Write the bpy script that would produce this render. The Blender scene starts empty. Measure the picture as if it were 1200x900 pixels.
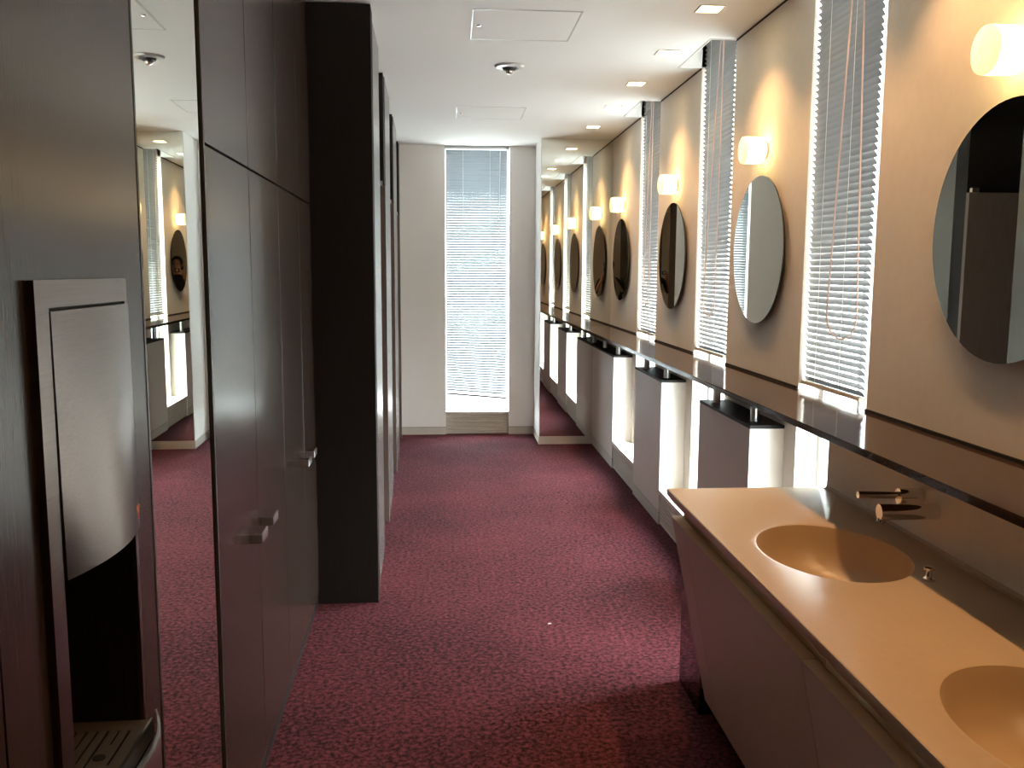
import bpy, bmesh, math, random
from math import pi, sin, cos, tan, radians
from mathutils import Vector, Matrix
random.seed(7)
D = bpy.data
COL = bpy.context.scene.collection
SC = bpy.context.scene

# ------------------------------------------------------------------ camera
cam = D.cameras.new('camera'); camo = D.objects.new('camera', cam); COL.objects.link(camo)
cam.sensor_fit = 'HORIZONTAL'; cam.sensor_width = 36.0
cam.lens = 1049.0 * 36.0 / 1200.0
cam.clip_start = 0.02; cam.clip_end = 200
P_, Y_, R_ = .1244, .0690, .0049
fwd = Vector((sin(Y_)*cos(P_), cos(Y_)*cos(P_), -sin(P_)))
rt = Vector((cos(Y_), -sin(Y_), 0)); up = rt.cross(fwd)
rt2 = rt*cos(R_) + up*sin(R_); up2 = up*cos(R_) - rt*sin(R_)
mw = Matrix((( rt2.x, up2.x, -fwd.x, 0), (rt2.y, up2.y, -fwd.y, 0), (rt2.z, up2.z, -fwd.z, 1.5), (0, 0, 0, 1)))
camo.matrix_world = mw
SC.camera = camo

# ------------------------------------------------------------------ sky and exposure
world = D.worlds.new('world'); SC.world = world; world.use_nodes = True
wn = world.node_tree.nodes; wl = world.node_tree.links
bg = wn['Background']
# overcast sky above the horizon, paler pavement below it
SKY_E, GROUND_E = 8.0, 2.2
tcw = wn.new('ShaderNodeTexCoord'); sep = wn.new('ShaderNodeSeparateXYZ'); mrw = wn.new('ShaderNodeMapRange'); mxw = wn.new('ShaderNodeMixRGB')
mrw.inputs['From Min'].default_value = -.08; mrw.inputs['From Max'].default_value = .08
mxw.inputs[1].default_value = (.96*GROUND_E, .98*GROUND_E, 1.0*GROUND_E, 1); mxw.inputs[2].default_value = (.88*SKY_E, .95*SKY_E, 1.0*SKY_E, 1)
wl.new(tcw.outputs['Generated'], sep.inputs[0]); wl.new(sep.outputs['Z'], mrw.inputs['Value']); wl.new(mrw.outputs[0], mxw.inputs[0]); wl.new(mxw.outputs[0], bg.inputs['Color'])
bg.inputs['Strength'].default_value = 1.0
SC.view_settings.view_transform = 'Standard'; SC.view_settings.look = 'None'
SC.view_settings.exposure = 2.5; SC.view_settings.gamma = 1.0; SC.view_settings.use_curve_mapping = False
SC.cycles.use_denoising = True
SC.cycles.max_bounces = 14; SC.cycles.diffuse_bounces = 10; SC.cycles.glossy_bounces = 8
SC.cycles.transparent_max_bounces = 16; SC.cycles.sample_clamp_indirect = 6.0
SC.cycles.caustics_refractive = False
WARM = (1.0, 0.55, 0.23)
DOWN_W = 5.0          # downlight spots
LAMP_E = 1.7          # wall lamp glass
DIFF_E = 5.0         # downlight diffuser

# ------------------------------------------------------------------ dimensions
H = 2.622             # ceiling
W = 1.387             # right wall, upper face
W2 = 1.24             # right wall, lower boxes
YE = 8.22             # far wall
YM = 7.708            # mirrored column front
YB = -1.35            # wall behind the camera
SK = .0257            # left side stands 1.5 degrees off
CD = -.494            # cupboard fronts in the left frame
WIN = [(2.875, 3.465), (4.42, 5.02), (5.99, 6.60)]     # right wall windows (y ranges)
GAP = [(2.82, 3.59), (4.35, 5.16), (5.92, 6.72)]       # openings between the low boxes
LEDGE_Z = 1.042

# ------------------------------------------------------------------ materials
def new_mat(name):
    m = D.materials.new(name); m.use_nodes = True
    nt = m.node_tree; b = nt.nodes['Principled BSDF']
    return m, nt, b
def setin(b, **k):
    for a, v in k.items():
        n = a.replace('_', ' ')
        if n in b.inputs:
            b.inputs[n].default_value = v
def rgb(c): return (c[0], c[1], c[2], 1)
def plain(name, c, rough=.5, metal=0., spec=.5, bump=0., bscale=300., var=0., vscale=4., coat=0., coatr=.1):
    m, nt, b = new_mat(name)
    setin(b, Base_Color=rgb(c), Roughness=rough, Metallic=metal, Specular_IOR_Level=spec, Coat_Weight=coat, Coat_Roughness=coatr)
    if bump or var:
        tc = nt.nodes.new('ShaderNodeTexCoord')
    if var:
        n = nt.nodes.new('ShaderNodeTexNoise'); n.inputs['Scale'].default_value = vscale; n.inputs['Detail'].default_value = 4
        nt.links.new(tc.outputs['Object'], n.inputs['Vector'])
        r = nt.nodes.new('ShaderNodeValToRGB')
        r.color_ramp.elements[0].color = rgb([x*(1-var) for x in c]); r.color_ramp.elements[0].position = .3
        r.color_ramp.elements[1].color = rgb([min(1, x*(1+var)) for x in c]); r.color_ramp.elements[1].position = .7
        nt.links.new(n.outputs['Fac'], r.inputs['Fac']); nt.links.new(r.outputs['Color'], b.inputs['Base Color'])
    if bump:
        n = nt.nodes.new('ShaderNodeTexNoise'); n.inputs['Scale'].default_value = bscale; n.inputs['Detail'].default_value = 2
        nt.links.new(tc.outputs['Object'], n.inputs['Vector'])
        bp = nt.nodes.new('ShaderNodeBump'); bp.inputs['Strength'].default_value = bump; bp.inputs['Distance'].default_value = .002
        nt.links.new(n.outputs['Fac'], bp.inputs['Height']); nt.links.new(bp.outputs['Normal'], b.inputs['Normal'])
    return m
def grain(name, c1, c2, scale=(60, 60, 1.2), rough=.34, spec=.5, metal=0., bump=.12, coat=0.):
    m, nt, b = new_mat(name)
    setin(b, Roughness=rough, Specular_IOR_Level=spec, Metallic=metal, Coat_Weight=coat, Coat_Roughness=.2)
    tc = nt.nodes.new('ShaderNodeTexCoord'); mp = nt.nodes.new('ShaderNodeMapping')
    mp.inputs['Scale'].default_value = scale
    n = nt.nodes.new('ShaderNodeTexNoise'); n.inputs['Scale'].default_value = 6; n.inputs['Detail'].default_value = 5
    r = nt.nodes.new('ShaderNodeValToRGB')
    r.color_ramp.elements[0].color = rgb(c1); r.color_ramp.elements[0].position = .32
    r.color_ramp.elements[1].color = rgb(c2); r.color_ramp.elements[1].position = .68
    bp = nt.nodes.new('ShaderNodeBump'); bp.inputs['Strength'].default_value = bump; bp.inputs['Distance'].default_value = .001
    L = nt.links
    L.new(tc.outputs['Object'], mp.inputs['Vector']); L.new(mp.outputs['Vector'], n.inputs['Vector'])
    L.new(n.outputs['Fac'], r.inputs['Fac']); L.new(r.outputs['Color'], b.inputs['Base Color'])
    L.new(n.outputs['Fac'], bp.inputs['Height']); L.new(bp.outputs['Normal'], b.inputs['Normal'])
    return m
def emit(name, c, s):
    m, nt, b = new_mat(name)
    setin(b, Base_Color=rgb((.9, .88, .82)), Roughness=.3, Emission_Color=rgb(c), Emission_Strength=s)
    return m
def mirror_mat(name, c):
    return plain(name, c, rough=0.0, metal=1.0)
def glass_mat():
    m = D.materials.new('pane_glass'); m.use_nodes = True; nt = m.node_tree
    for n in list(nt.nodes): nt.nodes.remove(n)
    o = nt.nodes.new('ShaderNodeOutputMaterial'); mx = nt.nodes.new('ShaderNodeMixShader')
    t = nt.nodes.new('ShaderNodeBsdfTransparent'); g = nt.nodes.new('ShaderNodeBsdfGlossy')
    t.inputs['Color'].default_value = (.93, .97, .96, 1); g.inputs['Roughness'].default_value = 0
    mx.inputs[0].default_value = .06
    nt.links.new(t.outputs[0], mx.inputs[1]); nt.links.new(g.outputs[0], mx.inputs[2]); nt.links.new(mx.outputs[0], o.inputs[0])
    return m
def slat_mat(name, c, tl):
    m, nt, b = new_mat(name)
    setin(b, Base_Color=rgb(c), Roughness=.34, Specular_IOR_Level=.5)
    tr = nt.nodes.new('ShaderNodeBsdfTranslucent'); tr.inputs['Color'].default_value = (.55, .60, .66, 1)
    mx = nt.nodes.new('ShaderNodeMixShader'); mx.inputs[0].default_value = tl
    o = nt.nodes['Material Output']
    nt.links.new(b.outputs[0], mx.inputs[1]); nt.links.new(tr.outputs[0], mx.inputs[2]); nt.links.new(mx.outputs[0], o.inputs[0])
    return m
def carpet_mat():
    m, nt, b = new_mat('crimson_carpet')
    setin(b, Roughness=.95, Specular_IOR_Level=.1, Sheen_Weight=.08, Sheen_Roughness=.5)
    b.inputs['Sheen Tint'].default_value = (.9, .45, .5, 1)
    L = nt.links
    tc = nt.nodes.new('ShaderNodeTexCoord')
    n1 = nt.nodes.new('ShaderNodeTexNoise'); n1.inputs['Scale'].default_value = 55; n1.inputs['Detail'].default_value = 6; n1.inputs['Roughness'].default_value = .7
    n2 = nt.nodes.new('ShaderNodeTexVoronoi'); n2.inputs['Scale'].default_value = 42; n2.feature = 'DISTANCE_TO_EDGE'
    n3 = nt.nodes.new('ShaderNodeTexNoise'); n3.inputs['Scale'].default_value = 320; n3.inputs['Detail'].default_value = 2
    n4 = nt.nodes.new('ShaderNodeTexNoise'); n4.inputs['Scale'].default_value = 1.6; n4.inputs['Detail'].default_value = 3
    for n in (n1, n3, n4): L.new(tc.outputs['Object'], n.inputs['Vector'])
    mixv = nt.nodes.new('ShaderNodeMixRGB'); mixv.inputs[0].default_value = .03
    L.new(tc.outputs['Object'], mixv.inputs[1]); L.new(n1.outputs['Color'], mixv.inputs[2]); L.new(mixv.outputs[0], n2.inputs['Vector'])
    r = nt.nodes.new('ShaderNodeValToRGB')
    r.color_ramp.elements[0].color = (.016, .0042, .0060, 1); r.color_ramp.elements[0].position = .36
    r.color_ramp.elements[1].color = (.180, .040, .054, 1); r.color_ramp.elements[1].position = .63
    a = nt.nodes.new('ShaderNodeMath'); a.operation = 'MULTIPLY_ADD'; a.inputs[1].default_value = .30
    L.new(n2.outputs['Distance'], a.inputs[0]); L.new(n1.outputs['Fac'], a.inputs[2])
    a2 = nt.nodes.new('ShaderNodeMath'); a2.operation = 'MULTIPLY_ADD'; a2.inputs[1].default_value = .22; 
    L.new(n4.outputs['Fac'], a2.inputs[0]); L.new(a.outputs[0], a2.inputs[2])
    a3 = nt.nodes.new('ShaderNodeMath'); a3.operation = 'SUBTRACT'; a3.inputs[1].default_value = .17
    L.new(a2.outputs[0], a3.inputs[0])
    L.new(a3.outputs[0], r.inputs['Fac']); L.new(r.outputs['Color'], b.inputs['Base Color'])
    bp = nt.nodes.new('ShaderNodeBump'); bp.inputs['Strength'].default_value = .6; bp.inputs['Distance'].default_value = .004
    L.new(n3.outputs['Fac'], bp.inputs['Height']); L.new(bp.outputs['Normal'], b.inputs['Normal'])
    return m

M = {}
M['ceiling'] = plain('ceiling_paint', (.86, .84, .81), .9, bump=.05)
M['wall'] = plain('beige_wallcovering', (.78, .70, .61), .75, spec=.3, bump=.15, bscale=420, var=.02, vscale=30)
M['end_wall'] = plain('far_wall_paint', (.90, .86, .82), .75, spec=.3, bump=.1, bscale=420)
M['box'] = plain('low_box_paint', (.76, .69, .62), .55, spec=.4, bump=.06, bscale=300)
M['base'] = plain('baseboard_paint', (.66, .60, .52), .6)
M['carpet'] = carpet_mat()
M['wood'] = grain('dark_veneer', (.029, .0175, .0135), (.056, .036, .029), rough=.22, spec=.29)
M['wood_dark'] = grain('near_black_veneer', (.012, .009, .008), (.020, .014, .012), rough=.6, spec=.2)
M['gap'] = plain('shadow_gap_black', (.012, .010, .010), .8)
M['stall'] = plain('grey_laminate', (.14, .138, .132), .22, spec=.55, bump=.02, bscale=80)
M['stall_door'] = grain('brown_laminate', (.12, .085, .068), (.17, .12, .10), rough=.3)
M['stall_in'] = plain('stall_inside_paint', (.45, .42, .39), .7)
M['granite'] = plain('polished_brown_granite', (.050, .028, .020), .09, spec=.35, var=.3, vscale=180)
M['shaded_cap'] = plain('shaded_stone_cap', (.022, .019, .018), .6, spec=.2)  # dark stone, with the shade under the ledge put into its colour
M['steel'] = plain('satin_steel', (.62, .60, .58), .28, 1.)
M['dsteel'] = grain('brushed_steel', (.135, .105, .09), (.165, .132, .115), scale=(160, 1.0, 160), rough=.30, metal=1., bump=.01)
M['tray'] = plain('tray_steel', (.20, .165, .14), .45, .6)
M['chrome'] = plain('chrome', (.80, .79, .78), .08, 1.)
M['frame'] = plain('window_frame_white', (.72, .74, .74), .4)
M['alu'] = plain('mullion_aluminium', (.42, .44, .47), .4, .6)
M['pane'] = glass_mat()
M['slat'] = slat_mat('grey_slat_enamel', (.150, .136, .126), .006)
M['slat_lit'] = slat_mat('lightened_slat_enamel', (.21, .225, .24), .014)  # end blind: stronger light there put into a paler slat colour
M['rail'] = plain('blind_rail', (.42, .36, .30), .4)
M['cord'] = plain('blind_cord_tan', (.55, .36, .29), .7)
M['string'] = plain('ladder_string', (.72, .68, .62), .8)
M['mirror'] = mirror_mat('mirror_silver', (.80, .82, .77))
M['mirror_round'] = mirror_mat('round_mirror_silver', (.62, .63, .57))
M['mirror_edge'] = plain('mirror_dark_edge', (.04, .035, .03), .35)
M['lamp'] = emit('opal_glass_lit', (1.0, .74, .30), LAMP_E)
M['lamp_cap'] = emit('opal_glass_cap_lit', (1.0, .85, .30), LAMP_E*.15)
M['lamp_back'] = plain('lamp_plate', (.35, .30, .25), .4, .6)
M['diff'] = emit('downlight_diffuser_lit', (1.0, .84, .50), DIFF_E)
M['dframe'] = plain('downlight_trim', (.70, .64, .56), .5)
M['counter'] = plain('cream_solid_surface', (.50, .36, .235), .31, spec=.5, var=.02, vscale=60)
M['basin'] = plain('cream_basin', (.50, .35, .21), .30, spec=.4)
M['vanity'] = plain('vanity_beige_laminate', (.62, .46, .38), .42, spec=.4)
M['vanity_edge'] = plain('vanity_edge_lit', (.85, .62, .40), .45)  # paler than the doors: warm light on the edges put into the colour
M['plinth'] = plain('plinth_dark', (.03, .014, .014), .5)
M['plaster_metal'] = plain('detector_metal', (.60, .60, .58), .3, .7)
M['black'] = plain('black_plastic', (.015, .015, .016), .4)
M['gloss_black'] = plain('dark_gloss_laminate', (.02, .010, .010), .06, spec=.9)
M['orange'] = plain('orange_mark', (.85, .22, .02), .5)
M['lint'] = plain('white_lint', (.8, .8, .8), .8)
M['skin'] = plain('skin', (.55, .30, .21), .55)
M['hair'] = plain('black_hair', (.012, .009, .008), .5)
M['cloth'] = plain('black_cloth', (.015, .014, .016), .85)
M['yellow'] = plain('yellow_plastic', (.65, .42, .05), .5)

# ------------------------------------------------------------------ mesh helpers
class MB:
    def __init__(s): s.bm = bmesh.new()
    def quad(s, *pts):
        s.bm.faces.new([s.bm.verts.new(p) for p in pts]); return s
    def box(s, x0, x1, y0, y1, z0, z1):
        v = [s.bm.verts.new((x, y, z)) for z in (z0, z1) for y in (y0, y1) for x in (x0, x1)]
        for f in ((0, 2, 3, 1), (4, 5, 7, 6), (0, 1, 5, 4), (2, 6, 7, 3), (1, 3, 7, 5), (0, 4, 6, 2)):
            s.bm.faces.new([v[i] for i in f])
        return s
    def prism(s, prof, a0, a1, axis='y'):
        # prof: list of (u, v); axis y -> (u=x, v=z); axis x -> (u=y, v=z); axis z -> (u=x, v=y)
        def pt(u, v, a):
            return {'y': (u, a, v), 'x': (a, u, v), 'z': (u, v, a)}[axis]
        A = [s.bm.verts.new(pt(u, v, a0)) for u, v in prof]; B = [s.bm.verts.new(pt(u, v, a1)) for u, v in prof]
        n = len(prof)
        for i in range(n): s.bm.faces.new((A[i], A[(i+1) % n], B[(i+1) % n], B[i]))
        s.bm.faces.new(A[::-1]); s.bm.faces.new(B)
        return s
    def lathe(s, prof, c, axis, n=32, cap0=True, cap1=True, sx=1., sy=1.):
        # prof: list of (r, a) along axis direction; c centre
        ax = Vector(axis).normalized()
        u = ax.orthogonal().normalized() if abs(ax.z) < .9 else Vector((1, 0, 0)); v = ax.cross(u)
        c = Vector(c); rings = []
        for r, a in prof:
            rings.append([s.bm.verts.new(c + ax*a + u*(r*sx*cos(2*pi*i/n)) + v*(r*sy*sin(2*pi*i/n))) for i in range(n)])
        for A, B in zip(rings, rings[1:]):
            for i in range(n): s.bm.faces.new((A[i], A[(i+1) % n], B[(i+1) % n], B[i]))
        if cap0: s.bm.faces.new(rings[0][::-1])
        if cap1: s.bm.faces.new(rings[-1])
        return s
    def cyl(s, p0, p1, r, n=20, r1=None):
        d = Vector(p1) - Vector(p0)
        return s.lathe([(r, 0), (r if r1 is None else r1, d.length)], p0, d, n)
    def tube(s, pts, r, n=8):
        pts = [Vector(p) for p in pts]; rings = []
        for i, p in enumerate(pts):
            t = (pts[min(i+1, len(pts)-1)] - pts[max(i-1, 0)]).normalized()
            u = t.cross(Vector((1, 0, 0)));
            if u.length < .1: u = t.cross(Vector((0, 1, 0)))
            u.normalize(); v = t.cross(u)
            rings.append([s.bm.verts.new(p + u*(r*cos(2*pi*k/n)) + v*(r*sin(2*pi*k/n))) for k in range(n)])
        for A, B in zip(rings, rings[1:]):
            for i in range(n): s.bm.faces.new((A[i], A[(i+1) % n], B[(i+1) % n], B[i]))
        s.bm.faces.new(rings[0][::-1]); s.bm.faces.new(rings[-1])
        return s
    def ball(s, c, r, sx=1, sy=1, sz=1, seg=16, ring=10):
        m = Matrix.Translation(c) @ Matrix.Diagonal((sx, sy, sz, 1))
        bmesh.ops.create_uvsphere(s.bm, u_segments=seg, v_segments=ring, radius=r, matrix=m); return s
    def bevel(s, w, seg=2):
        bmesh.ops.bevel(s.bm, geom=[e for e in s.bm.edges], offset=w, segments=seg, affect='EDGES', clamp_overlap=True); return s
    def build(s, name, mat, parent=None, org=(0, 0, 0), smooth=False, recalc=True):
        if recalc: bmesh.ops.recalc_face_normals(s.bm, faces=s.bm.faces[:])
        o_ = Vector(org)
        if o_.length: bmesh.ops.translate(s.bm, verts=s.bm.verts[:], vec=-o_)
        me = D.meshes.new(name); s.bm.to_mesh(me); s.bm.free()
        me.materials.append(mat)
        if smooth:
            for p in me.polygons: p.use_smooth = True
            try: me.set_sharp_from_angle(angle=radians(35))
            except Exception: pass
        o = D.objects.new(name, me); COL.objects.link(o)
        if parent is not None: o.parent = parent
        return o

def tag(o, label=None, cat=None, group=None, kind=None):
    if label: o['label'] = label
    if cat: o['category'] = cat
    if group: o['group'] = group
    if kind: o['kind'] = kind
    return o
class Thing:
    """an Empty at the thing's base; parts are given in room (or left-side) coordinates and stored relative to it"""
    def __init__(s, name, loc, label, cat, group=None, left=False):
        s.org = Vector(loc)
        s.o = D.objects.new(name, None); COL.objects.link(s.o); s.o.empty_display_size = .05
        if left:
            s.o.location = Matrix.Rotation(SK, 3, 'Z') @ s.org; s.o.rotation_euler = (0, 0, SK)
        else:
            s.o.location = s.org
        tag(s.o, label, cat, group)
    def part(s, name, mb, mat, parent=None, smooth=False, label=None):
        p = mb.build(name, mat, s.o if parent is None else parent, s.org, smooth)
        if label: p['label'] = label
        return p
def struct(name, mb, mat, label=None, left=False, parent=None, smooth=False):
    o = mb.build(name, mat, parent, smooth=smooth)
    if left and parent is None: o.rotation_euler = (0, 0, SK)
    if parent is None: tag(o, label=label, kind='structure')
    return o
def copy_tree(o, parent=None):
    c = o.copy(); COL.objects.link(c); c.parent = parent
    for ch in list(o.children): copy_tree(ch, c)
    return c

# ------------------------------------------------------------------ floor, ceiling, outer walls
floor = struct('floor', MB().quad((-1.9, YB-.1, 0), (1.7, YB-.1, 0), (1.7, YE+.3, 0), (-1.9, YE+.3, 0)), M['carpet'],
               'dark crimson patterned carpet covering the whole floor')

DL = [(1.112, y) for y in (0.03, 0.82, 1.60, 2.39, 3.16, 3.93, 4.70, 5.47, 6.23, 7.08)]
DLW = .047
holes = [(x-DLW, x+DLW, y-DLW, y+DLW) for x, y in DL]
POCK = [(1.262, W+.13, a, b) for a, b in WIN]
holes += POCK
def plane_with_holes(x0, x1, y0, y1, z, holes):
    mb = MB()
    xs = sorted({x0, x1} | {h[0] for h in holes} | {h[1] for h in holes}); ys = sorted({y0, y1} | {h[2] for h in holes} | {h[3] for h in holes})
    xs = [x for x in xs if x0 <= x <= x1]; ys = [y for y in ys if y0 <= y <= y1]
    cache = {}
    def v(x, y):
        if (x, y) not in cache: cache[(x, y)] = mb.bm.verts.new((x, y, z))
        return cache[(x, y)]
    for i in range(len(xs)-1):
        for j in range(len(ys)-1):
            cx = (xs[i]+xs[i+1])/2; cy = (ys[j]+ys[j+1])/2
            if any(h[0] < cx < h[1] and h[2] < cy < h[3] for h in holes): continue
            mb.bm.faces.new((v(xs[i], ys[j]), v(xs[i], ys[j+1]), v(xs[i+1], ys[j+1]), v(xs[i+1], ys[j])))
    return mb
ceil = struct('ceiling', plane_with_holes(-1.9, W+.13, YB-.1, YE+.25, H, holes), M['ceiling'], 'matt off-white ceiling over the corridor')
for (x0, x1, y0, y1) in POCK:          # pockets that hold the blind heads
    mb = MB()
    z1 = H+.17
    mb.quad((x0, y0, H), (x0, y1, H), (x0, y1, z1), (x0, y0, z1)); mb.quad((x0, y0, H), (x1, y0, H), (x1, y0, z1), (x0, y0, z1))
    mb.quad((x0, y1, H), (x1, y1, H), (x1, y1, z1), (x0, y1, z1)); mb.quad((x0, y0, z1), (x1, y0, z1), (x1, y1, z1), (x0, y1, z1))
    mb.quad((x1, y0, H), (x1, y1, H), (x1, y1, z1), (x1, y0, z1))
    # thin raised lip round the pocket
    for (a, b, c, d) in ((x0-.006, x0, y0-.006, y1+.006), (x0, W, y0-.006, y0), (x0, W, y1, y1+.006)):
        mb.box(a, b, c, d, H-.004, H)
    mb.build('blind_pocket', M['ceiling'], ceil)
# unseen lid added so that no daylight leaks in above
struct('trim_1', MB().box(-1.95, 1.75, YB-.15, YE+.35, H+.20, H+.25), M['gap'], 'unseen slab added above the ceiling to keep daylight out')

# right wall: full height piers between the windows
wall_r = D.objects.new('wall_right', None); COL.objects.link(wall_r); tag(wall_r, 'warm beige wall of piers between narrow windows', kind='structure')
XO = 1.56
edges = [YB] + [e for w in WIN for e in w] + [YM]
for i in range(0, len(edges), 2):
    y0, y1 = edges[i], edges[i+1]
    MB().box(W, XO, y0, y1, 0, H+.17).build('pier', M['wall'], wall_r)
MB().box(W, XO, YM, YE+.3, 0, H+.17).build('pier', M['wall'], wall_r)
for (y0, y1) in WIN:                    # apron below the window, under the sill
    MB().box(W, XO, y0, y1, 0, .205).build('apron', M['box'], wall_r)
# dark reveal line at the top of each pier, and vertical joint near the mirror
for i in range(0, len(edges), 2):
    MB().box(W-.0015, W, edges[i]+.001, edges[i+1]-.001, H-.010, H).build('shadow_gap', M['gap'], wall_r)
# low boxes
BOX = [(3.59, 4.35), (5.16, 5.92), (6.72, YM)]
for (y0, y1) in BOX:
    b = MB().box(W2, W, y0, y1, .075, .858).build('low_box', M['box'], wall_r)
    MB().box(W2, W, y0, y1, .858, .872).build('cap', M['shaded_cap'], b)
    MB().box(W2, W, y0, y1, 0, .070).build('baseboard', M['base'], b)
    MB().box(W2+.003, W, y0+.003, y1, .070, .075).build('joint', M['gap'], b)
for (y0, y1) in GAP:
    MB().box(W2-.002, XO-.06, y0, y1, .190, .212).build('sill', M['box'], wall_r)
    g = MB()
    g.box(W2+.020, W, y0, y1, 0, .190)
    n = 9
    for k in range(n):
        z = .006 + k*.0205
        g.prism([(W2+.020, z), (W2+.006, z+.003), (W2+.006, z+.011), (W2+.020, z+.016)], y0+.004, y1-.004, 'y')
    g.build('grille', M['base'], wall_r)
# backsplash stretch behind the vanity
MB().box(W2, W, YB, GAP[0][0], 0, LEDGE_Z-.022).build('backsplash', M['wall'], wall_r)

for (y0, y1) in WIN:
    MB().box(1.475, XO, y0, y1, H+.01, H+.17).build('lintel', M['ceiling'], wall_r)
# windows
def window(idx, y0, y1, lo, hi):
    w = D.objects.new('window_%d' % idx, None); COL.objects.link(w)
    tag(w, 'tall narrow window with bright daylight, %s along the right wall' % ['nearest', 'second', 'third'][idx-1], kind='structure')
    X = 1.50
    fr = MB()
    fr.box(X-.02, X+.02, y0, y0+.028, lo, hi); fr.box(X-.02, X+.02, y1-.028, y1, lo, hi)
    fr.box(X-.02, X+.02, y0, y1, lo, lo+.03); fr.box(X-.02, X+.02, y0, y1, hi-.03, hi)
    fr.build('window_frame', M['frame'], w)
    ym = y0 + (y1-y0)*.40
    MB().box(X-.03, X+.02, ym-.012, ym+.012, lo, hi).build('mullion', M['alu'], w)
    MB().box(X-.002, X+.002, y0+.028, ym-.012, lo+.03, hi-.03).build('pane', M['pane'], w)
    MB().box(X-.002, X+.002, ym+.012, y1-.028, lo+.03, hi-.03).build('pane', M['pane'], w)
for i, (a, b) in enumerate(WIN): window(i+1, a, b, .205, H+.01)

# far wall with its window
EX0, EX1 = -.045, .537
wall_f = D.objects.new('wall_far', None); COL.objects.link(wall_f); tag(wall_f, 'pale end wall of the corridor with a tall window', kind='structure')
MB().box(-1.9, EX0, YE, YE+.16, .07, H+.17).build('wall_panel', M['end_wall'], wall_f)
MB().box(EX1, 1.75, YE, YE+.16, .07, H+.17).build('wall_panel', M['end_wall'], wall_f)
MB().box(EX0, EX1, YE+.06, YE+.16, 0, .205).build('apron', M['end_wall'], wall_f)
MB().box(EX0, EX1, YE, YE+.16, H, H+.17).build('lintel', M['end_wall'], wall_f)
for a, b in ((-1.9, EX0), (EX1, 1.75)):
    MB().box(a, b, YE-.004, YE+.16, 0, .066).build('baseboard', M['base'], wall_f)
    MB().box(a, b, YE+.002, YE+.16, .066, .070).build('joint', M['gap'], wall_f)
g = MB(); g.box(EX0, EX1, YE+.035, YE+.06, 0, .190)
for k in range(9):
    z = .006 + k*.0205
    g.prism([(YE+.035, z), (YE+.022, z+.003), (YE+.022, z+.011), (YE+.035, z+.016)], EX0+.004, EX1-.004, 'x')
g.build('grille', M['base'], wall_f)
MB().box(EX0, EX1, YE+.004, YE+.12, .190, .212).build('sill', M['box'], wall_f)
w4 = D.objects.new('window_4', None); COL.objects.link(w4); tag(w4, 'tall bright window in the end wall', kind='structure')
fr = MB(); Yw = YE+.12
fr.box(EX0, EX0+.02, Yw-.02, Yw+.02, .205, H); fr.box(EX1-.02, EX1, Yw-.02, Yw+.02, .205, H)
fr.box(EX0, EX1, Yw-.02, Yw+.02, .205, .225); fr.box(EX0, EX1, Yw-.02, Yw+.02, H-.02, H)
fr.build('window_frame', M['frame'], w4)
MB().box(EX0+.02, EX1-.02, Yw-.002, Yw+.002, .225, H-.02).build('pane', M['pane'], w4)

# mirrored column at the end of the right wall
wall_c = struct('wall_column', MB().box(.772, W, YM+.006, YE, .07, H), M['end_wall'], 'pale square column at the far right corner')
MB().box(.768, W, YM-.002, YE, 0, .068).build('baseboard', M['base'], wall_c)

# wall behind the camera, outer left wall
struct('wall_back', MB().box(-1.9, 1.7, YB-.1, YB, 0, H+.17), M['wall'], 'beige wall behind the viewer')
struct('wall_left', MB().box(-1.90, -1.80, YB-.3, YE+.4, 0, H+.17), M['stall_in'], 'outer wall at the back of the stalls', left=True)

# ------------------------------------------------------------------ left side: veneer panels, tall mirror, cupboards
FY0, FY1, FZ0, FZ1 = 1.161, 1.504, .60, 1.487      # water fountain opening
panels = D.objects.new('trim_2', None); COL.objects.link(panels); panels.rotation_euler = (0, 0, SK)
tag(panels, 'dark veneer wall panels round the drinking fountain', kind='structure')
MB().box(CD-.03, CD, YB, 1.036, 0, H).build('veneer_panel', M['wood'], panels)
p = MB(); a, b = 1.041, 1.618
p.box(CD-.03, CD, a, FY0+.012, 0, H); p.box(CD-.03, CD, FY1-.012, b, 0, H)
p.box(CD-.03, CD, FY0+.012, FY1-.012, 0, FZ0+.012); p.box(CD-.03, CD, FY0+.012, FY1-.012, FZ1-.012, H)
p.build('veneer_panel', M['wood'], panels)
MB().box(CD-.05, CD-.031, YB, 1.62, 0, FZ0).build('backing', M['gap'], panels)
MB().box(CD-.05, CD-.031, YB, 1.62, FZ1, H).build('backing', M['gap'], panels)
MB().box(CD-.05, CD-.031, YB, FY0, FZ0, FZ1).build('backing', M['gap'], panels)
MB().box(CD-.05, CD-.031, FY1, 1.62, FZ0, FZ1).build('backing', M['gap'], panels)

t = Thing('wall_mirror', (CD, 1.865, 0), 'tall narrow floor-to-ceiling mirror between dark veneer panels', 'mirror', left=True)
t.part('mirror_glass', MB().box(CD-.012, CD-.004, 1.628, 2.098, .012, H-.004), M['mirror'])
fm = MB()
fm.box(CD-.03, CD+.001, 1.620, 1.628, 0, H); fm.box(CD-.03, CD+.001, 2.098, 2.108, 0, H); fm.box(CD-.03, CD+.001, 1.628, 2.098, 0, .012)
t.part('frame', fm, M['mirror_edge'])
t.part('backing', MB().box(CD-.03, CD-.0125, 1.628, 2.098, .012, H-.004), M['gap'])

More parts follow.
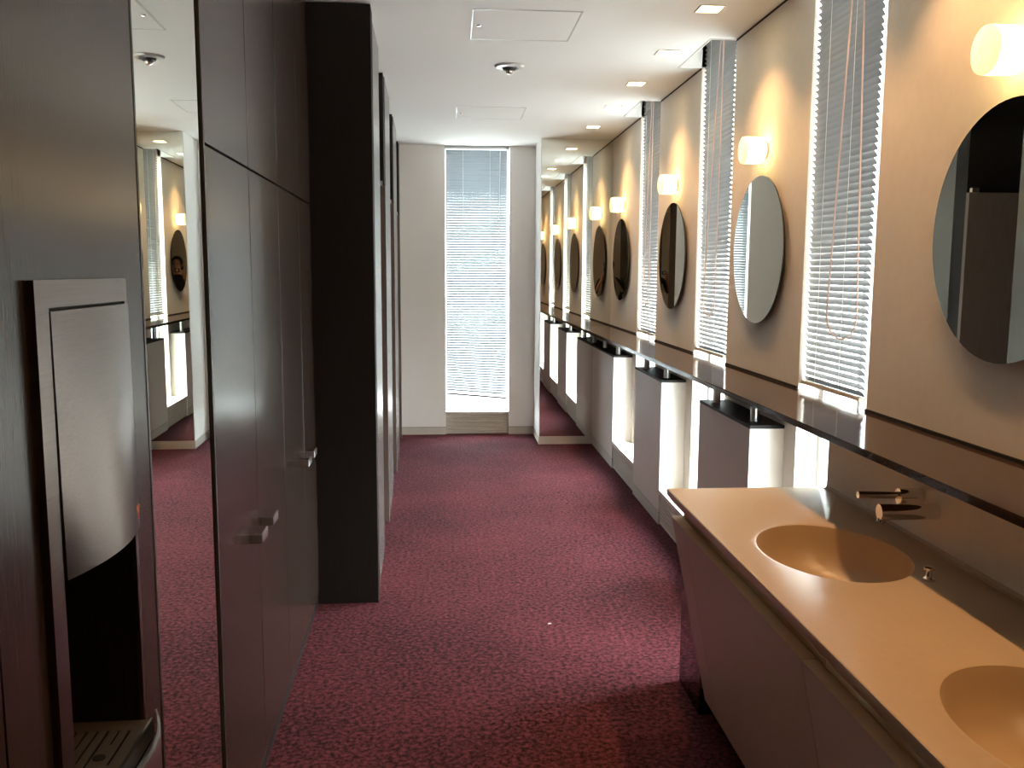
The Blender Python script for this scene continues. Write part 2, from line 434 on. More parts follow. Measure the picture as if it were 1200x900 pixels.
ZS = 1.783
def handle(t, door, y, z):
    mb = MB(); mb.box(CD, CD+.036, y, y+.005, z-.013, z+.013)
    mb.box(CD+.031, CD+.036, y+.005, y+.085, z-.013, z+.013)
    t.part('handle', mb.bevel(.0008, 1), M['steel'], parent=door, label='small satin steel hook handle')
def cupboard(y0, y1, ym, label, hz):
    t = Thing('cupboard', (CD, (y0+y1)/2, 0), label, 'cupboard', 'tall dark veneer cupboards on the left', left=True)
    t.part('carcass', MB().box(CD-.55, CD-.022, y0, y1, .0, H-.002), M['gap'])
    t.part('plinth', MB().box(CD-.02, CD-.006, y0, y1, 0, .045), M['wood_dark'])
    g = .0022
    for a, b, s in ((y0, ym, 0), (ym, y1, 1)):
        d = t.part('door', MB().box(CD-.02, CD, a+g, b-g, .05, ZS-.003).bevel(.001, 1), M['wood'])
        # a door copied from the thing carries its own handle
        handle(t, d, hz[s], .762)
        t.part('upper_door', MB().box(CD-.02, CD, a+g, b-g, ZS+.003, H-.004).bevel(.001, 1), M['wood'])
cupboard(2.110, 3.100, 2.608, 'tall dark veneer cupboard beside the narrow mirror, two steel handles', (2.462, 2.640))
cupboard(3.103, 3.966, 3.590, 'tall dark veneer cupboard against the black end panel, handles in shadow', (3.450, 3.620))

# drinking fountain
t = Thing('water_fountain', (CD, 1.30, FZ0), 'built-in stainless drinking fountain with dark recess and slotted tray', 'water fountain', left=True)
CF = -.483
fb = MB()
fb.box(CD-.002, CF, FY0, FY0+.040, FZ0, FZ1); fb.box(CD-.002, CF, FY1-.012, FY1, FZ0, FZ1)
fb.box(CD-.002, CF, FY0+.040, FY1-.012, FZ1-.036, FZ1); fb.box(CD-.002, CF, FY0+.040, FY1-.012, FZ0, FZ0+.03)
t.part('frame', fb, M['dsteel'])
def arc(c0, sag, y0, y1, n=14):
    out = []
    for i in range(n+1):
        s = i/n; out.append((c0 + sag*4*s*(1-s), y0 + (y1-y0)*s))
    return out
ya, yb = FY0+.043, FY1+.001
# bowed front panel: outline in (x, y) extruded in z, leaning back slightly at the top
mb = MB(); rows = []; nz = 8      # nearly flat at the top, bowed at the bottom
for j in range(nz+1):
    f = j/nz; z = 1.4465 + (1.088-1.4465)*f
    pr = arc(CF+.001+.002*f, .002+.024*f**1.2, ya, yb)
    rows.append([mb.bm.verts.new((c, y, z)) for c, y in [(CF-.05, ya)] + pr + [(CF-.05, yb)]])
for A, B in zip(rows, rows[1:]):
    for i in range(len(A)-1): mb.bm.faces.new((A[i], A[i+1], B[i+1], B[i]))
mb.bm.faces.new(rows[0]); mb.bm.faces.new(rows[-1][::-1])
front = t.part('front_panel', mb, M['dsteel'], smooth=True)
mb = MB(); mb.box(CD-.02, CF-.004, ya, yb-.014, 1.4468, 1.4508); t.part('slot', mb, M['gap'])
# orange arrow mark, a flat triangle on the bowed panel
sm = .80; yy = ya+(yb-ya)*sm; cc = CF+.003+.026*4*sm*(1-sm)
mb = MB(); mb.bm.faces.new([mb.bm.verts.new(q) for q in ((cc+.0012, yy-.008, 1.128), (cc+.0008, yy+.010, 1.128), (cc+.0012, yy+.001, 1.102))])
t.part('arrow_mark', mb, M['orange'], parent=front, label='small orange arrow mark')
# recess
rc = MB(); xb = CD-.20
rc.quad((xb, FY0+.01, FZ0), (xb, FY1-.006, FZ0), (xb, FY1-.006, 1.44), (xb, FY0+.01, 1.44))
rc.quad((xb, FY0+.01, FZ0), (CD, FY0+.01, FZ0), (CD, FY0+.01, 1.44), (xb, FY0+.01, 1.44))
rc.quad((xb, FY1-.013, FZ0), (CD+.004, FY1-.013, FZ0), (CD+.004, FY1-.013, 1.44), (xb, FY1-.013, 1.44))
rc.quad((xb, FY0+.01, 1.30), (CD, FY0+.01, 1.30), (CD, FY1-.006, 1.30), (xb, FY1-.006, 1.30))
t.part('recess', rc, M['wood_dark'])
# tray with slots
ZT = .742
tr = MB(); ty0, ty1 = FY0+.045, FY1-.012
LIP = -.473
slots = [(-.5845+.017*k, -.5790+.017*k) for k in range(6)]
ends = [ty0+.03, ty0+.03, ty0+.03, ty0+.05, 1.412, 1.350]
xs = [xb]
for a, b in slots: xs += [a, b]
xs.append(LIP)
for i in range(len(xs)-1):
    if i % 2 == 0: tr.box(xs[i], xs[i+1], ty0, ty1, ZT-.004, ZT)
    else:
        tr.box(xs[i], xs[i+1], ty0, ends[i//2], ZT-.004, ZT); tr.box(xs[i], xs[i+1], ty1-.035, ty1, ZT-.004, ZT)
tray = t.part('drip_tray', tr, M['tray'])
t.part('tray_well', MB().box(xb, LIP, ty0, ty1, ZT-.05, ZT-.012), M['gap'], parent=tray)
mb = MB(); mb.lathe([(.0095, 0), (.0095, .0012)], (-.516, 1.372, ZT), (0, 0, 1), 20); t.part('drain_hole', mb, M['gap'], parent=tray)
pr = arc(-.467, .036, ty0, FY1+.004, 18)
bowl = MB(); prof = pr
# bowed apron in front of the tray: curved wall, with a raised bright rim
ins = arc(-.470, .033, ty0, FY1+.004, 18)
bowl.prism(prof + ins[::-1], FZ0+.03, ZT+.010, 'z')
bowl.prism(pr, FZ0+.03, ZT-.030, 'z')
t.part('bowl_front', bowl, M['steel'])
mb = MB(); mb.box(LIP, LIP+.004, ty0, FY1-.012, ZT-.03, ZT+.003); t.part('tray_lip', mb, M['steel'])

# ------------------------------------------------------------------ toilet stalls on the left
CS = -.238
FIN = [3.972, 5.290, 6.640, 7.990]
XB = -1.79
names = ['toilet stall nearest the viewer, grey front behind the black end panel', 'middle toilet stall of three, grey front and open brown door', 'last toilet stall with open brown door, next to the end wall']
for k in range(3):
    y = FIN[k]; yn = FIN[k+1]
    t = Thing('toilet_stall', (CS, y, 0), names[k], 'stall', 'toilet stalls', left=True)
    x1 = -.230 if k == 0 else CS-.004
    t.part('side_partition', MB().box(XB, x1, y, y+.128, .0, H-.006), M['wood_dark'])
    t.part('front_panel', MB().box(CS-.035, CS, y+.130, y+.785, .0, H-.001), M['stall'])
    yd = yn-.046
    d = t.part('door', MB().box(CS-.515, CS+.006, yd, yd+.034, .012, 1.985).bevel(.0015, 1), M['stall_door'], label='brown laminate door standing open')
    mb = MB(); mb.box(CS-.055, CS-.012, yd+.002, yd+.03, 1.986, 2.012); t.part('hinge', mb, M['steel'], parent=d)
    mb = MB(); mb.cyl((CS-.46, yd-.03, 1.0), (CS-.46, yd, 1.0), .012, 12); mb.box(CS-.50, CS-.44, yd-.034, yd-.024, .99, 1.01)
    t.part('handle', mb, M['steel'], parent=d)
    t.part('bench', MB().box(XB, XB+.22, y+.13, yn-.001, 0, 1.0), M['stall_in'])
t = Thing('end_partition', (CS, 7.99, 0), 'narrow dark partition between the last stall and the end wall', 'partition', left=True)
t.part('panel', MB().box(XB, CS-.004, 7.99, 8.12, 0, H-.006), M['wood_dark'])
t.part('front_panel', MB().box(CS-.035, CS, 8.122, YE+.005, 0, H-.006), M['stall'])

# ------------------------------------------------------------------ ledge along the right wall
t = Thing('ledge_shelf', (1.24, 4.0, LEDGE_Z), 'long polished dark brown granite ledge under the windows and round mirrors', 'shelf')
XF = 1.083
mb = MB(); mb.box(XF, W-.002, YB+.01, YM-.006, LEDGE_Z-.021, LEDGE_Z).bevel(.003, 2)
t.part('ledge_slab', mb, M['granite'])
for (y0, y1) in WIN:
    t.part('window_return', MB().box(W-.002, 1.478, y0+.001, y1-.001, LEDGE_Z-.021, LEDGE_Z), M['granite'])
up = [(edges[i]+.001, edges[i+1]-.001) for i in range(0, len(edges), 2)]
for a, b in up:
    t.part('back_seal', MB().box(W-.006, W-.0005, a, b, LEDGE_Z+.0005, LEDGE_Z+.010), M['gap'])
for (y0, y1) in BOX:
    for yp in ((y0+.11), (y1-.10 if y1 < 7 else y1-.28)):
        mb = MB(); mb.cyl((1.297, yp, .873), (1.297, yp, LEDGE_Z-.0215), .019, 20)
        t.part('post', mb, M['steel'], smooth=True)

# ------------------------------------------------------------------ blinds
SW, SP, TILT = .0275, .0237, radians(54)
def slat_mesh(length, along):
    # slat whose inner (room side) edge is high and outer edge low; room side is -x ('y' slats) or -y ('x' slats)
    bm = bmesh.new(); n = 4; rows = []
    for e in (-length/2, length/2):
        row = []
        for i in range(n+1):
            s = i/n - .5; w = s*SW; crown = .0034*(1-4*s*s)
            u = w*cos(TILT) + crown*sin(TILT); z = -w*sin(TILT) + crown*cos(TILT)
            row.append(bm.verts.new((u, e, z) if along == 'y' else (e, u, z)))
        rows.append(row)
    for i in range(n): bm.faces.new((rows[0][i], rows[0][i+1], rows[1][i+1], rows[1][i]))
    bmesh.ops.recalc_face_normals(bm, faces=bm.faces[:])
    me = D.meshes.new('slat'); bm.to_mesh(me); bm.free(); me.materials.append(M['slat' if along == 'y' else 'slat_lit'])
    for p in me.polygons: p.use_smooth = True
    return me
XBL = 1.406
SM = slat_mesh(.50, 'y')
blabel = ['nearest grey venetian blind, beside the round mirror cut by the picture edge',
          'second grey venetian blind along the right wall, with a cord loop',
          'third and smallest-looking grey venetian blind on the right wall, nearest the mirrored column']
for i, (y0, y1) in enumerate(WIN):
    b0, b1 = y0+.070, y1-.005; yc = (b0+b1)/2; L = b1-b0
    zb, zt = 1.066, H+.135
    t = Thing('venetian_blind', (XBL, yc, zb), blabel[i], 'blind', 'venetian blinds on the right wall')
    t.part('headrail', MB().box(XBL-.018, XBL+.018, b0, b1, zt, zt+.033), M['rail'])
    mb = MB(); mb.prism([(XBL-.013, zb), (XBL+.013, zb), (XBL+.011, zb+.012), (XBL-.011, zb+.012)], b0+.002, b1-.002, 'y')
    t.part('bottom_rail', mb, M['rail'])
    n = int((zt - zb - .02)/SP)
    for k in range(n):
        o = D.objects.new('slat', SM); COL.objects.link(o); o.parent = t.o
        o.location = (0, 0, .024 + k*SP); o.scale = (1, L/.50, 1)
    for f in (.27, .68):
        y = b0 + L*(1-f)
        mb = MB()
        for dx in (-.0135, .0135): mb.tube([(XBL+dx, y, zb+.01), (XBL+dx, y, zt)], .0009, 5)
        t.part('ladder_cord', mb, M['string'])
    ca, cb = b0 + (.255, .33, .30)[i], b0 + (.012, .12, .13)[i]; cz = 1.355
    xl = XBL-.030
    pts = [(xl, b0+.115+.03, zt)] + [(xl, ca+(b0+.145-ca)*(1-s), zt+(cz-zt)*s) for s in (.2, .5, .8)]
    for q in range(13):
        a = pi*q/12; pts.append((xl, (ca+cb)/2 + (ca-cb)/2*cos(a), cz - .085*sin(a)))
    pts += [(xl, cb+(b0+.10-cb)*s, cz+(zt-cz)*s) for s in (.2, .5, .8)] + [(xl, b0+.10, zt)]
    t.part('cord_loop', MB().tube(pts, .0028, 6), M['cord'])
# end window blind
b0, b1 = EX0+.010, EX1-.022; xc = (b0+b1)/2; L = b1-b0; YBL = YE+.035
SX = slat_mesh(.50, 'x')
t = Thing('venetian_blind', (xc, YBL, .36), 'bright venetian blind in the end window, its bottom rail hanging crooked', 'blind')
t.part('headrail', MB().box(b0, b1, YBL-.016, YBL+.016, H-.028, H-.002), M['frame'])
n = int((H-.03-.385)/SP); sl = -.085
for k in range(n):
    z = .385-.36 + k*SP + .012
    o = D.objects.new('slat', SX); COL.objects.link(o); o.parent = t.o
    o.location = (0, 0, z); o.scale = (L/.50, 1, 1); o.rotation_euler = (0, -sl*max(0, 1-k/26.)*.92, 0)
mb = MB(); mb.box(-L/2, L/2, -.013, .013, -.011, .008)
r = mb.build('bottom_rail', M['alu'], t.o); r.rotation_euler = (0, -sl, 0)
for f in (.28, .72):
    x = b0 + L*f; mb = MB()
    for dy in (-.0135, .0135): mb.tube([(x, YBL+dy, .37), (x, YBL+dy, H-.03)], .0009, 5)
    t.part('ladder_cord', mb, M['string'])
t.part('tilt_wand', MB().tube([(.452, YBL-.026, H-.02), (.445, YBL-.028, 2.0), (.425, YBL-.028, 1.45)], .003, 6), M['string'])

# ------------------------------------------------------------------ mirrors on the right
t = Thing('wall_mirror', (1.08, YM, .07), 'tall mirror covering the front of the column at the corridor end', 'mirror')
t.part('mirror_glass', MB().box(.776, W-.001, YM, YM+.005, .070, H-.003), M['mirror'])
mb = MB(); mb.box(.772, .776, YM-.001, YM+.006, .068, H-.003); t.part('edge_trim', mb, M['frame'])
OV = [2.150, 3.945, 5.503, 7.178]
ol = ['round mirror over the basins, cut by the right picture edge', 'round mirror between the nearest and second blinds',
      'round mirror between the second and third blinds', 'round mirror next to the mirrored column, farthest of the row']
ll = ['lit glass cylinder wall lamp at the right picture edge above the basins', 'lit glass cylinder wall lamp between the nearest and second blinds',
      'lit glass cylinder wall lamp between the second and third blinds', 'lit glass cylinder wall lamp next to the mirrored column']
for i, y in enumerate(OV):
    t = Thing('round_mirror', (W, y, 1.602), ol[i], 'mirror', 'round frameless wall mirrors')
    mb = MB(); mb.lathe([(.3235, 0), (.3235, .006)], (W-.026, y, 1.602), (1, 0, 0), 72)
    g = t.part('mirror_glass', mb, M['mirror_edge'])
    g.data.materials.append(M['mirror_round'])
    for p in g.data.polygons:
        if p.normal.x < -.9: p.material_index = 1
    mb = MB(); mb.lathe([(.28, 0), (.28, .0195)], (W-.0198, y, 1.602), (1, 0, 0), 40); t.part('back_mount', mb, M['mirror_edge'])
for i, y in enumerate(OV):
    t = Thing('wall_lamp', (W, y, 2.035), ll[i], 'lamp', 'glass cylinder wall lamps')
    mb = MB(); mb.lathe([(.040, 0), (.040, .012)], (W-.0125, y, 2.035), (1, 0, 0), 28); t.part('back_plate', mb, M['lamp_back'])
    mb = MB(); x0 = W-.110; R = .058
    mb.lathe([(R, .012), (R, .070), (R-.003, .088), (R-.012, .097), (.030, .098)], (x0, y, 2.035), (1, 0, 0), 36, cap0=False)
    s = t.part('glass_shade', mb, M['lamp'], smooth=True)
    mb = MB(); mb.lathe([(.0, .004), (R-.008, .0), (R-.001, .004), (R, .0121)], (x0, y, 2.035), (1, 0, 0), 36, cap0=False, cap1=False)
    t.part('glass_end', mb, M['lamp_cap'], parent=s, smooth=True, label='dimmer yellow glass end of the shade')

# ------------------------------------------------------------------ ceiling fittings
dl_words = {5: 'nearest visible to the viewer', 6: 'second', 7: 'third', 8: 'fourth', 9: 'fifth, by the mirrored column'}
for i, (x, y) in enumerate(DL):
    t = Thing('downlight', (x, y, H), 'square recessed ceiling downlight, %s in the row' % dl_words.get(i, ['over the viewer', 'over the near end of the vanity', 'over the near basin', 'over the far basin', 'above the nearest blind'][min(i, 4)]),
              'downlight', 'square recessed downlights over the right wall')
    w = DLW; mb = MB()
    for a, b, c, d in ((-w-.008, -w, -w-.008, w+.008), (w, w+.008, -w-.008, w+.008), (-w, w, -w-.008, -w), (-w, w, w, w+.008)):
        mb.box(x+a, x+b, y+c, y+d, H-.004, H-.0002)
    zt = H+.045
    mb.quad((x-w, y-w, H), (x+w, y-w, H), (x+w, y-w, zt), (x-w, y-w, zt)); mb.quad((x-w, y+w, H), (x+w, y+w, H), (x+w, y+w, zt), (x-w, y+w, zt))
    mb.quad((x-w, y-w, H), (x-w, y+w, H), (x-w, y+w, zt), (x-w, y-w, zt)); mb.quad((x+w, y-w, H), (x+w, y+w, H), (x+w, y+w, zt), (x+w, y-w, zt))
    mb.quad((x-w, y-w, zt), (x+w, y-w, zt), (x+w, y+w, zt), (x-w, y+w, zt))
    t.part('trim_ring', mb, M['dframe'])
    t.part('diffuser', MB().box(x-w+.001, x+w-.001, y-w+.001, y+w-.001, H+.005, H+.011), M['diff'])
    l = D.lights.new('downlight_bulb', 'SPOT'); l.energy = DOWN_W; l.color = WARM; l.spot_size = radians(104); l.spot_blend = .55; l.shadow_soft_size = .03
    lo = D.objects.new('downlight_bulb', l); COL.objects.link(lo); lo.parent = t.o; lo.location = (0, 0, -.004)
def ceiling_panel(x0, x1, y0, y1, label):
    t = Thing('access_panel', ((x0+x1)/2, (y0+y1)/2, H), label, 'access panel', 'access panels in the ceiling')
    mb = MB(); e = .006
    for a, b, c, d in ((x0, x1, y0, y0+e), (x0, x1, y1-e, y1), (x0, x0+e, y0+e, y1-e), (x1-e, x1, y0+e, y1-e)): mb.box(a, b, c, d, H-.003, H-.0002)
    t.part('rim', mb, M['plaster_metal'])
    t.part('panel', MB().box(x0+e+.003, x1-e-.003, y0+e+.003, y1-e-.003, H-.0025, H-.0004), M['ceiling'])
    mb = MB(); mb.lathe([(.011, 0), (.008, .005)], (x0+.035, (y0+y1)/2, H-.0026), (0, 0, -1), 14); t.part('latch', mb, M['chrome'])
ceiling_panel(.100, .580, 4.016, 4.520, 'large thin-rimmed access panel in the ceiling, nearer one')
ceiling_panel(.045, .528, 6.315, 6.790, 'thin-rimmed access panel in the ceiling by the end window, farther one')
t = Thing('smoke_detector', (.328, 5.07, H), 'small round metal detector dish on the ceiling', 'detector')
mb = MB(); mb.lathe([(.082, 0), (.082, .004), (.074, .012), (.050, .016), (.046, .010)], (.328, 5.07, H-.0002), (0, 0, -1), 32); t.part('dish', mb, M['plaster_metal'], smooth=True)
mb = MB(); mb.lathe([(.040, 0), (.036, .012), (.020, .020)], (.328, 5.07, H-.011), (0, 0, -1), 24); t.part('inner_ring', mb, M['black'], smooth=True)
mb = MB(); mb.lathe([(.022, 0), (.020, .010), (.010, .015)], (.328, 5.07, H-.031), (0, 0, -1), 20); t.part('sensor_cap', mb, M['chrome'], smooth=True)

# ------------------------------------------------------------------ vanity
ZC = .795; CX0 = .709; CY1 = 2.840; CY0 = -.20
t = Thing('vanity_unit', (.97, 1.6, 0), 'long cream washbasin counter with two oval basins over slanted beige doors', 'vanity')
BA = [(.978, 2.174), (.978, 1.258)]; AX, AY = .180, .238
def counter_mesh():
    mb = MB(); bm = mb.bm
    cells = [(1.716, CY1), (.80, 1.716)]
    cell_x = (CX0+.004, W2)
    for (bx, by), (c0, c1) in zip(BA, cells):
        angs = [2*pi*i/72 for i in range(72)]
        for cx, cy in ((cell_x[0], c0), (cell_x[1], c0), (cell_x[1], c1), (cell_x[0], c1)): angs.append(math.atan2(cy-by, cx-bx) % (2*pi))
        angs = sorted(set(angs)); out = []; rim = []; low = []
        for a in angs:
            dx, dy = cos(a), sin(a)
            s = min([(cell_x[1]-bx)/dx if dx > 1e-9 else 1e9, (cell_x[0]-bx)/dx if dx < -1e-9 else 1e9, (c1-by)/dy if dy > 1e-9 else 1e9, (c0-by)/dy if dy < -1e-9 else 1e9])
            out.append(bm.verts.new((bx+dx*s, by+dy*s, ZC)))
            k = 1/math.sqrt((dx/(AX+.014))**2 + (dy/(AY+.014))**2); rim.append(bm.verts.new((bx+dx*k, by+dy*k, ZC)))
            k = 1/math.sqrt((dx/(AX+.001))**2 + (dy/(AY+.001))**2); low.append(bm.verts.new((bx+dx*k, by+dy*k, ZC-.0045)))
        n = len(angs)
        for i in range(n):
            j = (i+1) % n
            bm.faces.new((out[i], out[j], rim[j], rim[i])); bm.faces.new((rim[i], rim[j], low[j], low[i]))
    mb.quad((cell_x[0], CY0, ZC), (cell_x[1], CY0, ZC), (cell_x[1], .80, ZC), (cell_x[0], .80, ZC))
    # rounded front edge and undercut face
    pf = [(CX0+.004, ZC), (CX0+.001, ZC-.0015), (CX0, ZC-.005), (CX0+.002, ZC-.020), (CX0+.020, ZC-.044), (CX0+.06, ZC-.044)]
    for (a, b), (c, d) in zip(pf, pf[1:]):
        mb.quad((a, CY0, b), (c, CY0, d), (c, CY1, d), (a, CY1, b))
    # far end face
    bm.faces.new([bm.verts.new((x, CY1, z)) for x, z in pf + [(W2, ZC-.044), (W2, ZC)]])
    # cove against the backsplash
    cv = [(W2, ZC+.012), (W2-.004, ZC+.004), (W2-.012, ZC)]
    for (a, b), (c, d) in zip(cv, cv[1:]): mb.quad((a, CY0, b), (c, CY0, d), (c, GAP[0][0], d), (a, GAP[0][0], b))
    bmesh.ops.remove_doubles(bm, verts=bm.verts[:], dist=.0004)
    return mb
t.part('countertop', counter_mesh(), M['counter'], smooth=True)
for (bx, by) in BA:
    mb = MB(); rings = []; n = 64
    prof = [(1.0, -.0045), (.985, -.012), (.965, -.030), (.93, -.060), (.86, -.092), (.74, -.115), (.55, -.128), (.30, -.134), (.13, -.137)]
    for f, z in prof:
        rings.append([mb.bm.verts.new((bx+AX*f*1.006*cos(2*pi*i/n) , by+AY*f*1.006*sin(2*pi*i/n), ZC+z)) for i in range(n)])
    for A, B in zip(rings, rings[1:]):
        for i in range(n): mb.bm.faces.new((A[i], A[(i+1) % n], B[(i+1) % n], B[i]))
    ba = t.part('basin', mb, M['basin'], smooth=True)
    mb = MB(); mb.lathe([(.028, -.001), (.026, .003), (.018, .003), (.016, -.002)], (bx, by, ZC-.137), (0, 0, 1), 24); t.part('drain', mb, M['chrome'], parent=ba, smooth=True, label='chrome drain ring')
mb = MB(); mb.lathe([(.0145, 0), (.0145, .006), (.008, .010), (.006, .022), (.0125, .026), (.0125, .031), (.008, .033)], (1.105, 1.934, ZC), (0, 0, 1), 20)
t.part('drain_knob', mb, M['chrome'], smooth=True, label='small chrome pull knob')
# rail behind the door tops
ZD = .712; XD = .718; XDB = .850; ZB = .075
def door(y0, y1, name='door'):
    mb = MB(); th = .034
    mb.prism([(XD, ZD), (XD+th, ZD), (XDB+th, ZB), (XDB, ZB)], y0, y1, 'y')
    o = t.part(name, mb, M['vanity'])
    o.data.materials.append(M['vanity_edge'])
    for p in o.data.polygons:
        if p.normal.z > .6 : p.material_index = 1  # door tops take the lit edge colour
    return o
door(2.664, 2.806, 'end_filler'); door(1.716, 2.660); door(.80, 1.712); door(-.12, .796)
for a, b in ((1.690, 2.806), (.60, 1.686), (-.12, .596)):
    t.part('top_rail', MB().box(XD+.040, XD+.062, a, b, ZD-.06, ZC-.045), M['vanity_edge'])
t.part('carcass', MB().prism([(XD+.064, ZC-.14), (W2-.001, ZC-.14), (W2-.001, ZB), (XDB+.04, ZB)], CY0+.05, 2.78, 'y'), M['vanity'])
t.part('support_panel', MB().box(.93, W2-.001, 2.804, 2.834, 0, ZC-.045), M['plinth'])
t.part('plinth', MB().box(.90, W2-.001, -.1, 2.80, 0, ZB-.001), M['plinth'])

# bin standing past the end of the counter
t = Thing('waste_bin', (1.0, 2.98, 0), 'dark glossy floor bin half hidden behind the far end of the vanity', 'bin')
mb = MB(); x0, x1, y0, y1 = .842, 1.16, 2.846, 3.110
mb.box(x0, x1, y0, y0+.008, 0, .46); mb.box(x0, x1, y1-.008, y1, 0, .46); mb.box(x0, x0+.008, y0+.008, y1-.008, 0, .46); mb.box(x1-.008, x1, y0+.008, y1-.008, 0, .46); mb.box(x0+.008, x1-.008, y0+.008, y1-.008, 0, .01)
t.part('bin_body', mb, M['gloss_black'])
t.part('rim', MB().box(x0-.001, x1+.001, y0-.001, y0+.010, .46, .466).box(x0-.001, x1+.001, y1-.010, y1+.001, .46, .466).box(x0-.001, x0+.010, y0+.010, y1-.010, .46, .466).box(x1-.010, x1+.001, y0+.010, y1-.010, .46, .466), M['black'])

# tap
t = Thing('tap', (W2, 2.18, .9), 'chrome wall tap with separate lever knob above the far basin', 'tap')
mb = MB(); mb.cyl((W2, 2.150, .898), (W2-.150, 2.158, .897), .0205, 24)
sp = t.part('spout', mb, M['chrome'], smooth=True)
mb = MB(); mb.cyl((W2-.136, 2.157, .888), (W2-.146, 2.158, .868), .010, 16); t.part('outlet', mb, M['chrome'], parent=sp, smooth=True)
mb = MB(); mb.cyl((W2, 2.232, .918), (W2-.062, 2.234, .918), .021, 24, .0205)
kn = t.part('knob', mb, M['chrome'], smooth=True)
mb = MB(); mb.cyl((W2-.05, 2.234, .920), (W2-.170, 2.238, .922), .0095, 16); t.part('lever', mb, M['chrome'], parent=kn, smooth=True)

# scrap on the carpet
mb = MB(); mb.bm.faces.new([mb.bm.verts.new(q) for q in ((.412, 3.66, .003), (.421, 3.655, .006), (.430, 3.664, .003), (.424, 3.671, .004), (.415, 3.668, .005))])
o = mb.build('paper_scrap', M['lint']); tag(o, 'tiny white paper scrap lying on the crimson carpet', 'scrap')

# ------------------------------------------------------------------ photographer, seen only in the mirrors
def skinned(verts, edges_, radii, root=0, sub=2):
    me = D.meshes.new('tmp'); me.from_pydata([Vector(v) for v in verts], edges_, [])
    ob = D.objects.new('tmp', me); COL.objects.link(ob)
    md = ob.modifiers.new('skin', 'SKIN'); md.use_smooth_shade = True
    for i, r in enumerate(radii):
        sv = me.skin_vertices[0].data[i]; sv.radius = r if isinstance(r, tuple) else (r, r); sv.use_root = (i == root)
    sb = ob.modifiers.new('sub', 'SUBSURF'); sb.levels = sub; sb.render_levels = sub
    dg = bpy.context.evaluated_depsgraph_get(); ev = ob.evaluated_get(dg)
    out = D.meshes.new_from_object(ev); D.objects.remove(ob); return out
PX, PY = -.075, -.36
V = []; Ed = []; Ra = []
def jv(p, r, prev=None):
    V.append(p); Ra.append(r)
    if prev is not None: Ed.append((prev, len(V)-1))
    return len(V)-1
pel = jv((PX, PY, .92), (.15, .11))
wa = jv((PX, PY, 1.06), (.125, .09), pel); ch = jv((PX, PY, 1.24), (.145, .10), wa); nb = jv((PX, PY-.01, 1.395), (.075, .065), ch)
nk = jv((PX, PY+.005, 1.46), (.052, .052), nb); hd = jv((PX, PY+.02, 1.545), (.070, .082), nk); ht = jv((PX, PY+.01, 1.64), (.072, .085), hd); ct = jv((PX, PY, 1.70), (.045, .055), ht)
for s in (-1, 1):
    hip = jv((PX+s*.085, PY, .85), .088, pel); kne = jv((PX+s*.095, PY+.015, .47), .055, hip); ank = jv((PX+s*.10, PY-.01, .085), .037, kne); toe = jv((PX+s*.11, PY+.13, .035), (.036, .030), ank)
    sh = jv((PX+s*.165, PY, 1.36), .052, nb); el = jv((PX+s*.245, PY+.06, 1.14), .040, sh); wr = jv((s*.105-.02, PY+.235, 1.40), .026, el)
    pm = jv((s*.088, PY+.262, 1.455), (.030, .018), wr)
    for q, (dz, ln) in enumerate(((.034, .030), (.018, .036), (.002, .034), (-.012, .026))):
        f1 = jv((s*.080, PY+.290, 1.470+dz), .009, pm); f2 = jv((s*(.080-.8*ln), PY+.320, 1.474+dz), .008, f1)
    th = jv((s*.072, PY+.245, 1.462), .010, pm); jv((s*.050, PY+.252, 1.472), .008, th)
t = Thing('person', (PX, PY, 0), 'person with black hair and black clothes holding up a compact camera, reflected in mirrors', 'person')
me = skinned(V, Ed, Ra)
for m_ in ('skin', 'cloth'): me.materials.append(M[m_])
for p in me.polygons:
    c = p.center
    bare = c.z > 1.43 or (c.y > PY+.10 and c.z > 1.16 and c.z > .5) or (c.z < .09 and False)
    p.material_index = 0 if bare else 1
    p.use_smooth = True
bo = D.objects.new('body', me); COL.objects.link(bo); bo.parent = t.o
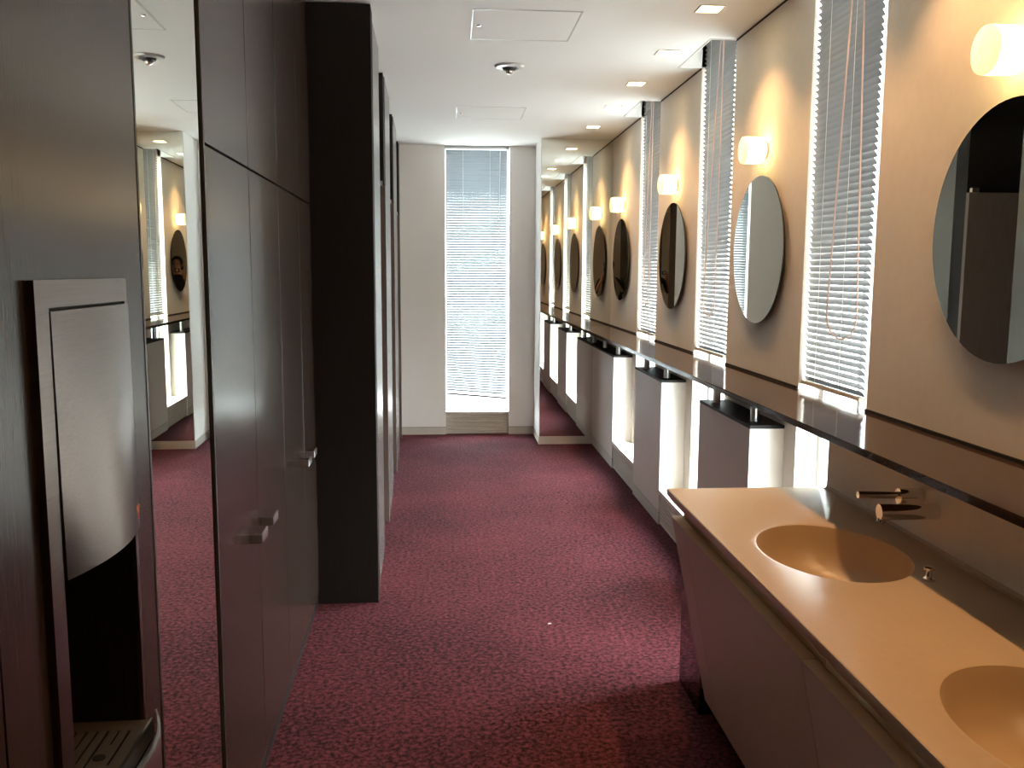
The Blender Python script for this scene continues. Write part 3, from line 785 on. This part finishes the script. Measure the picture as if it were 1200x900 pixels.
bo.location = (-PX, -PY, 0)
hm = MB(); hm.ball((PX, PY-.012, 1.640), .104, .92, 1.06, 1.02, 20, 14)
bmesh.ops.delete(hm.bm, geom=[v for v in hm.bm.verts if v.co.y > PY+.055 and v.co.z < 1.685], context='VERTS')
hm.ball((PX, PY-.075, 1.55), .07, 1.25, .6, 1.3, 16, 10)
t.part('hair', hm, M['hair'], smooth=True)
fc = MB()
for s in (-1, 1): fc.ball((PX+s*.032, PY+.096, 1.605), .011, 1.2, .6, .7, 10, 6)
t.part('eyes', fc, M['hair'])
fc = MB(); fc.ball((PX, PY+.104, 1.570), .015, .75, 1.1, 1.5, 10, 8); t.part('nose', fc, M['skin'], smooth=True)
fc = MB(); fc.ball((PX, PY+.098, 1.528), .016, 1.3, .5, .4, 10, 6); t.part('mouth', fc, plain('lips', (.45, .13, .12), .5))
fc = MB()
for s in (-1, 1): fc.ball((PX+s*.080, PY+.015, 1.585), .02, .4, .9, 1.5, 10, 8)
t.part('ears', fc, M['skin'], smooth=True)
t = Thing('compact_camera', (0, -.05, 1.47), 'small dark compact camera held up in both hands of the person', 'camera')
t.part('camera_body', MB().box(-.036, .036, -.062, -.036, 1.470, 1.530).bevel(.004, 2), M['black'])
mb = MB(); mb.lathe([(.022, 0), (.022, .012), (.018, .013), (.018, .024)], (0, -.036, 1.5), (0, 1, 0), 24); t.part('lens_barrel', mb, M['steel'], smooth=True)
t = Thing('shoulder_bag', (-.36, -.52, .85), 'black shoulder bag with a yellow tag behind the elbow of the person', 'bag')
t.part('bag_body', MB().box(-.42, -.30, -.66, -.42, .86, 1.14).bevel(.03, 3), M['cloth'], smooth=True)
mb = MB(); mb.tube([(-.36, -.62, 1.13), (-.36, -.58, 1.32), (-.34, -.52, 1.40), (-.36, -.47, 1.32), (-.36, -.45, 1.13)], .012, 8); t.part('strap', mb, M['cloth'], smooth=True)
t.part('tag', MB().box(-.39, -.33, -.422, -.410, 1.06, 1.12), M['yellow'], label='small yellow tag')
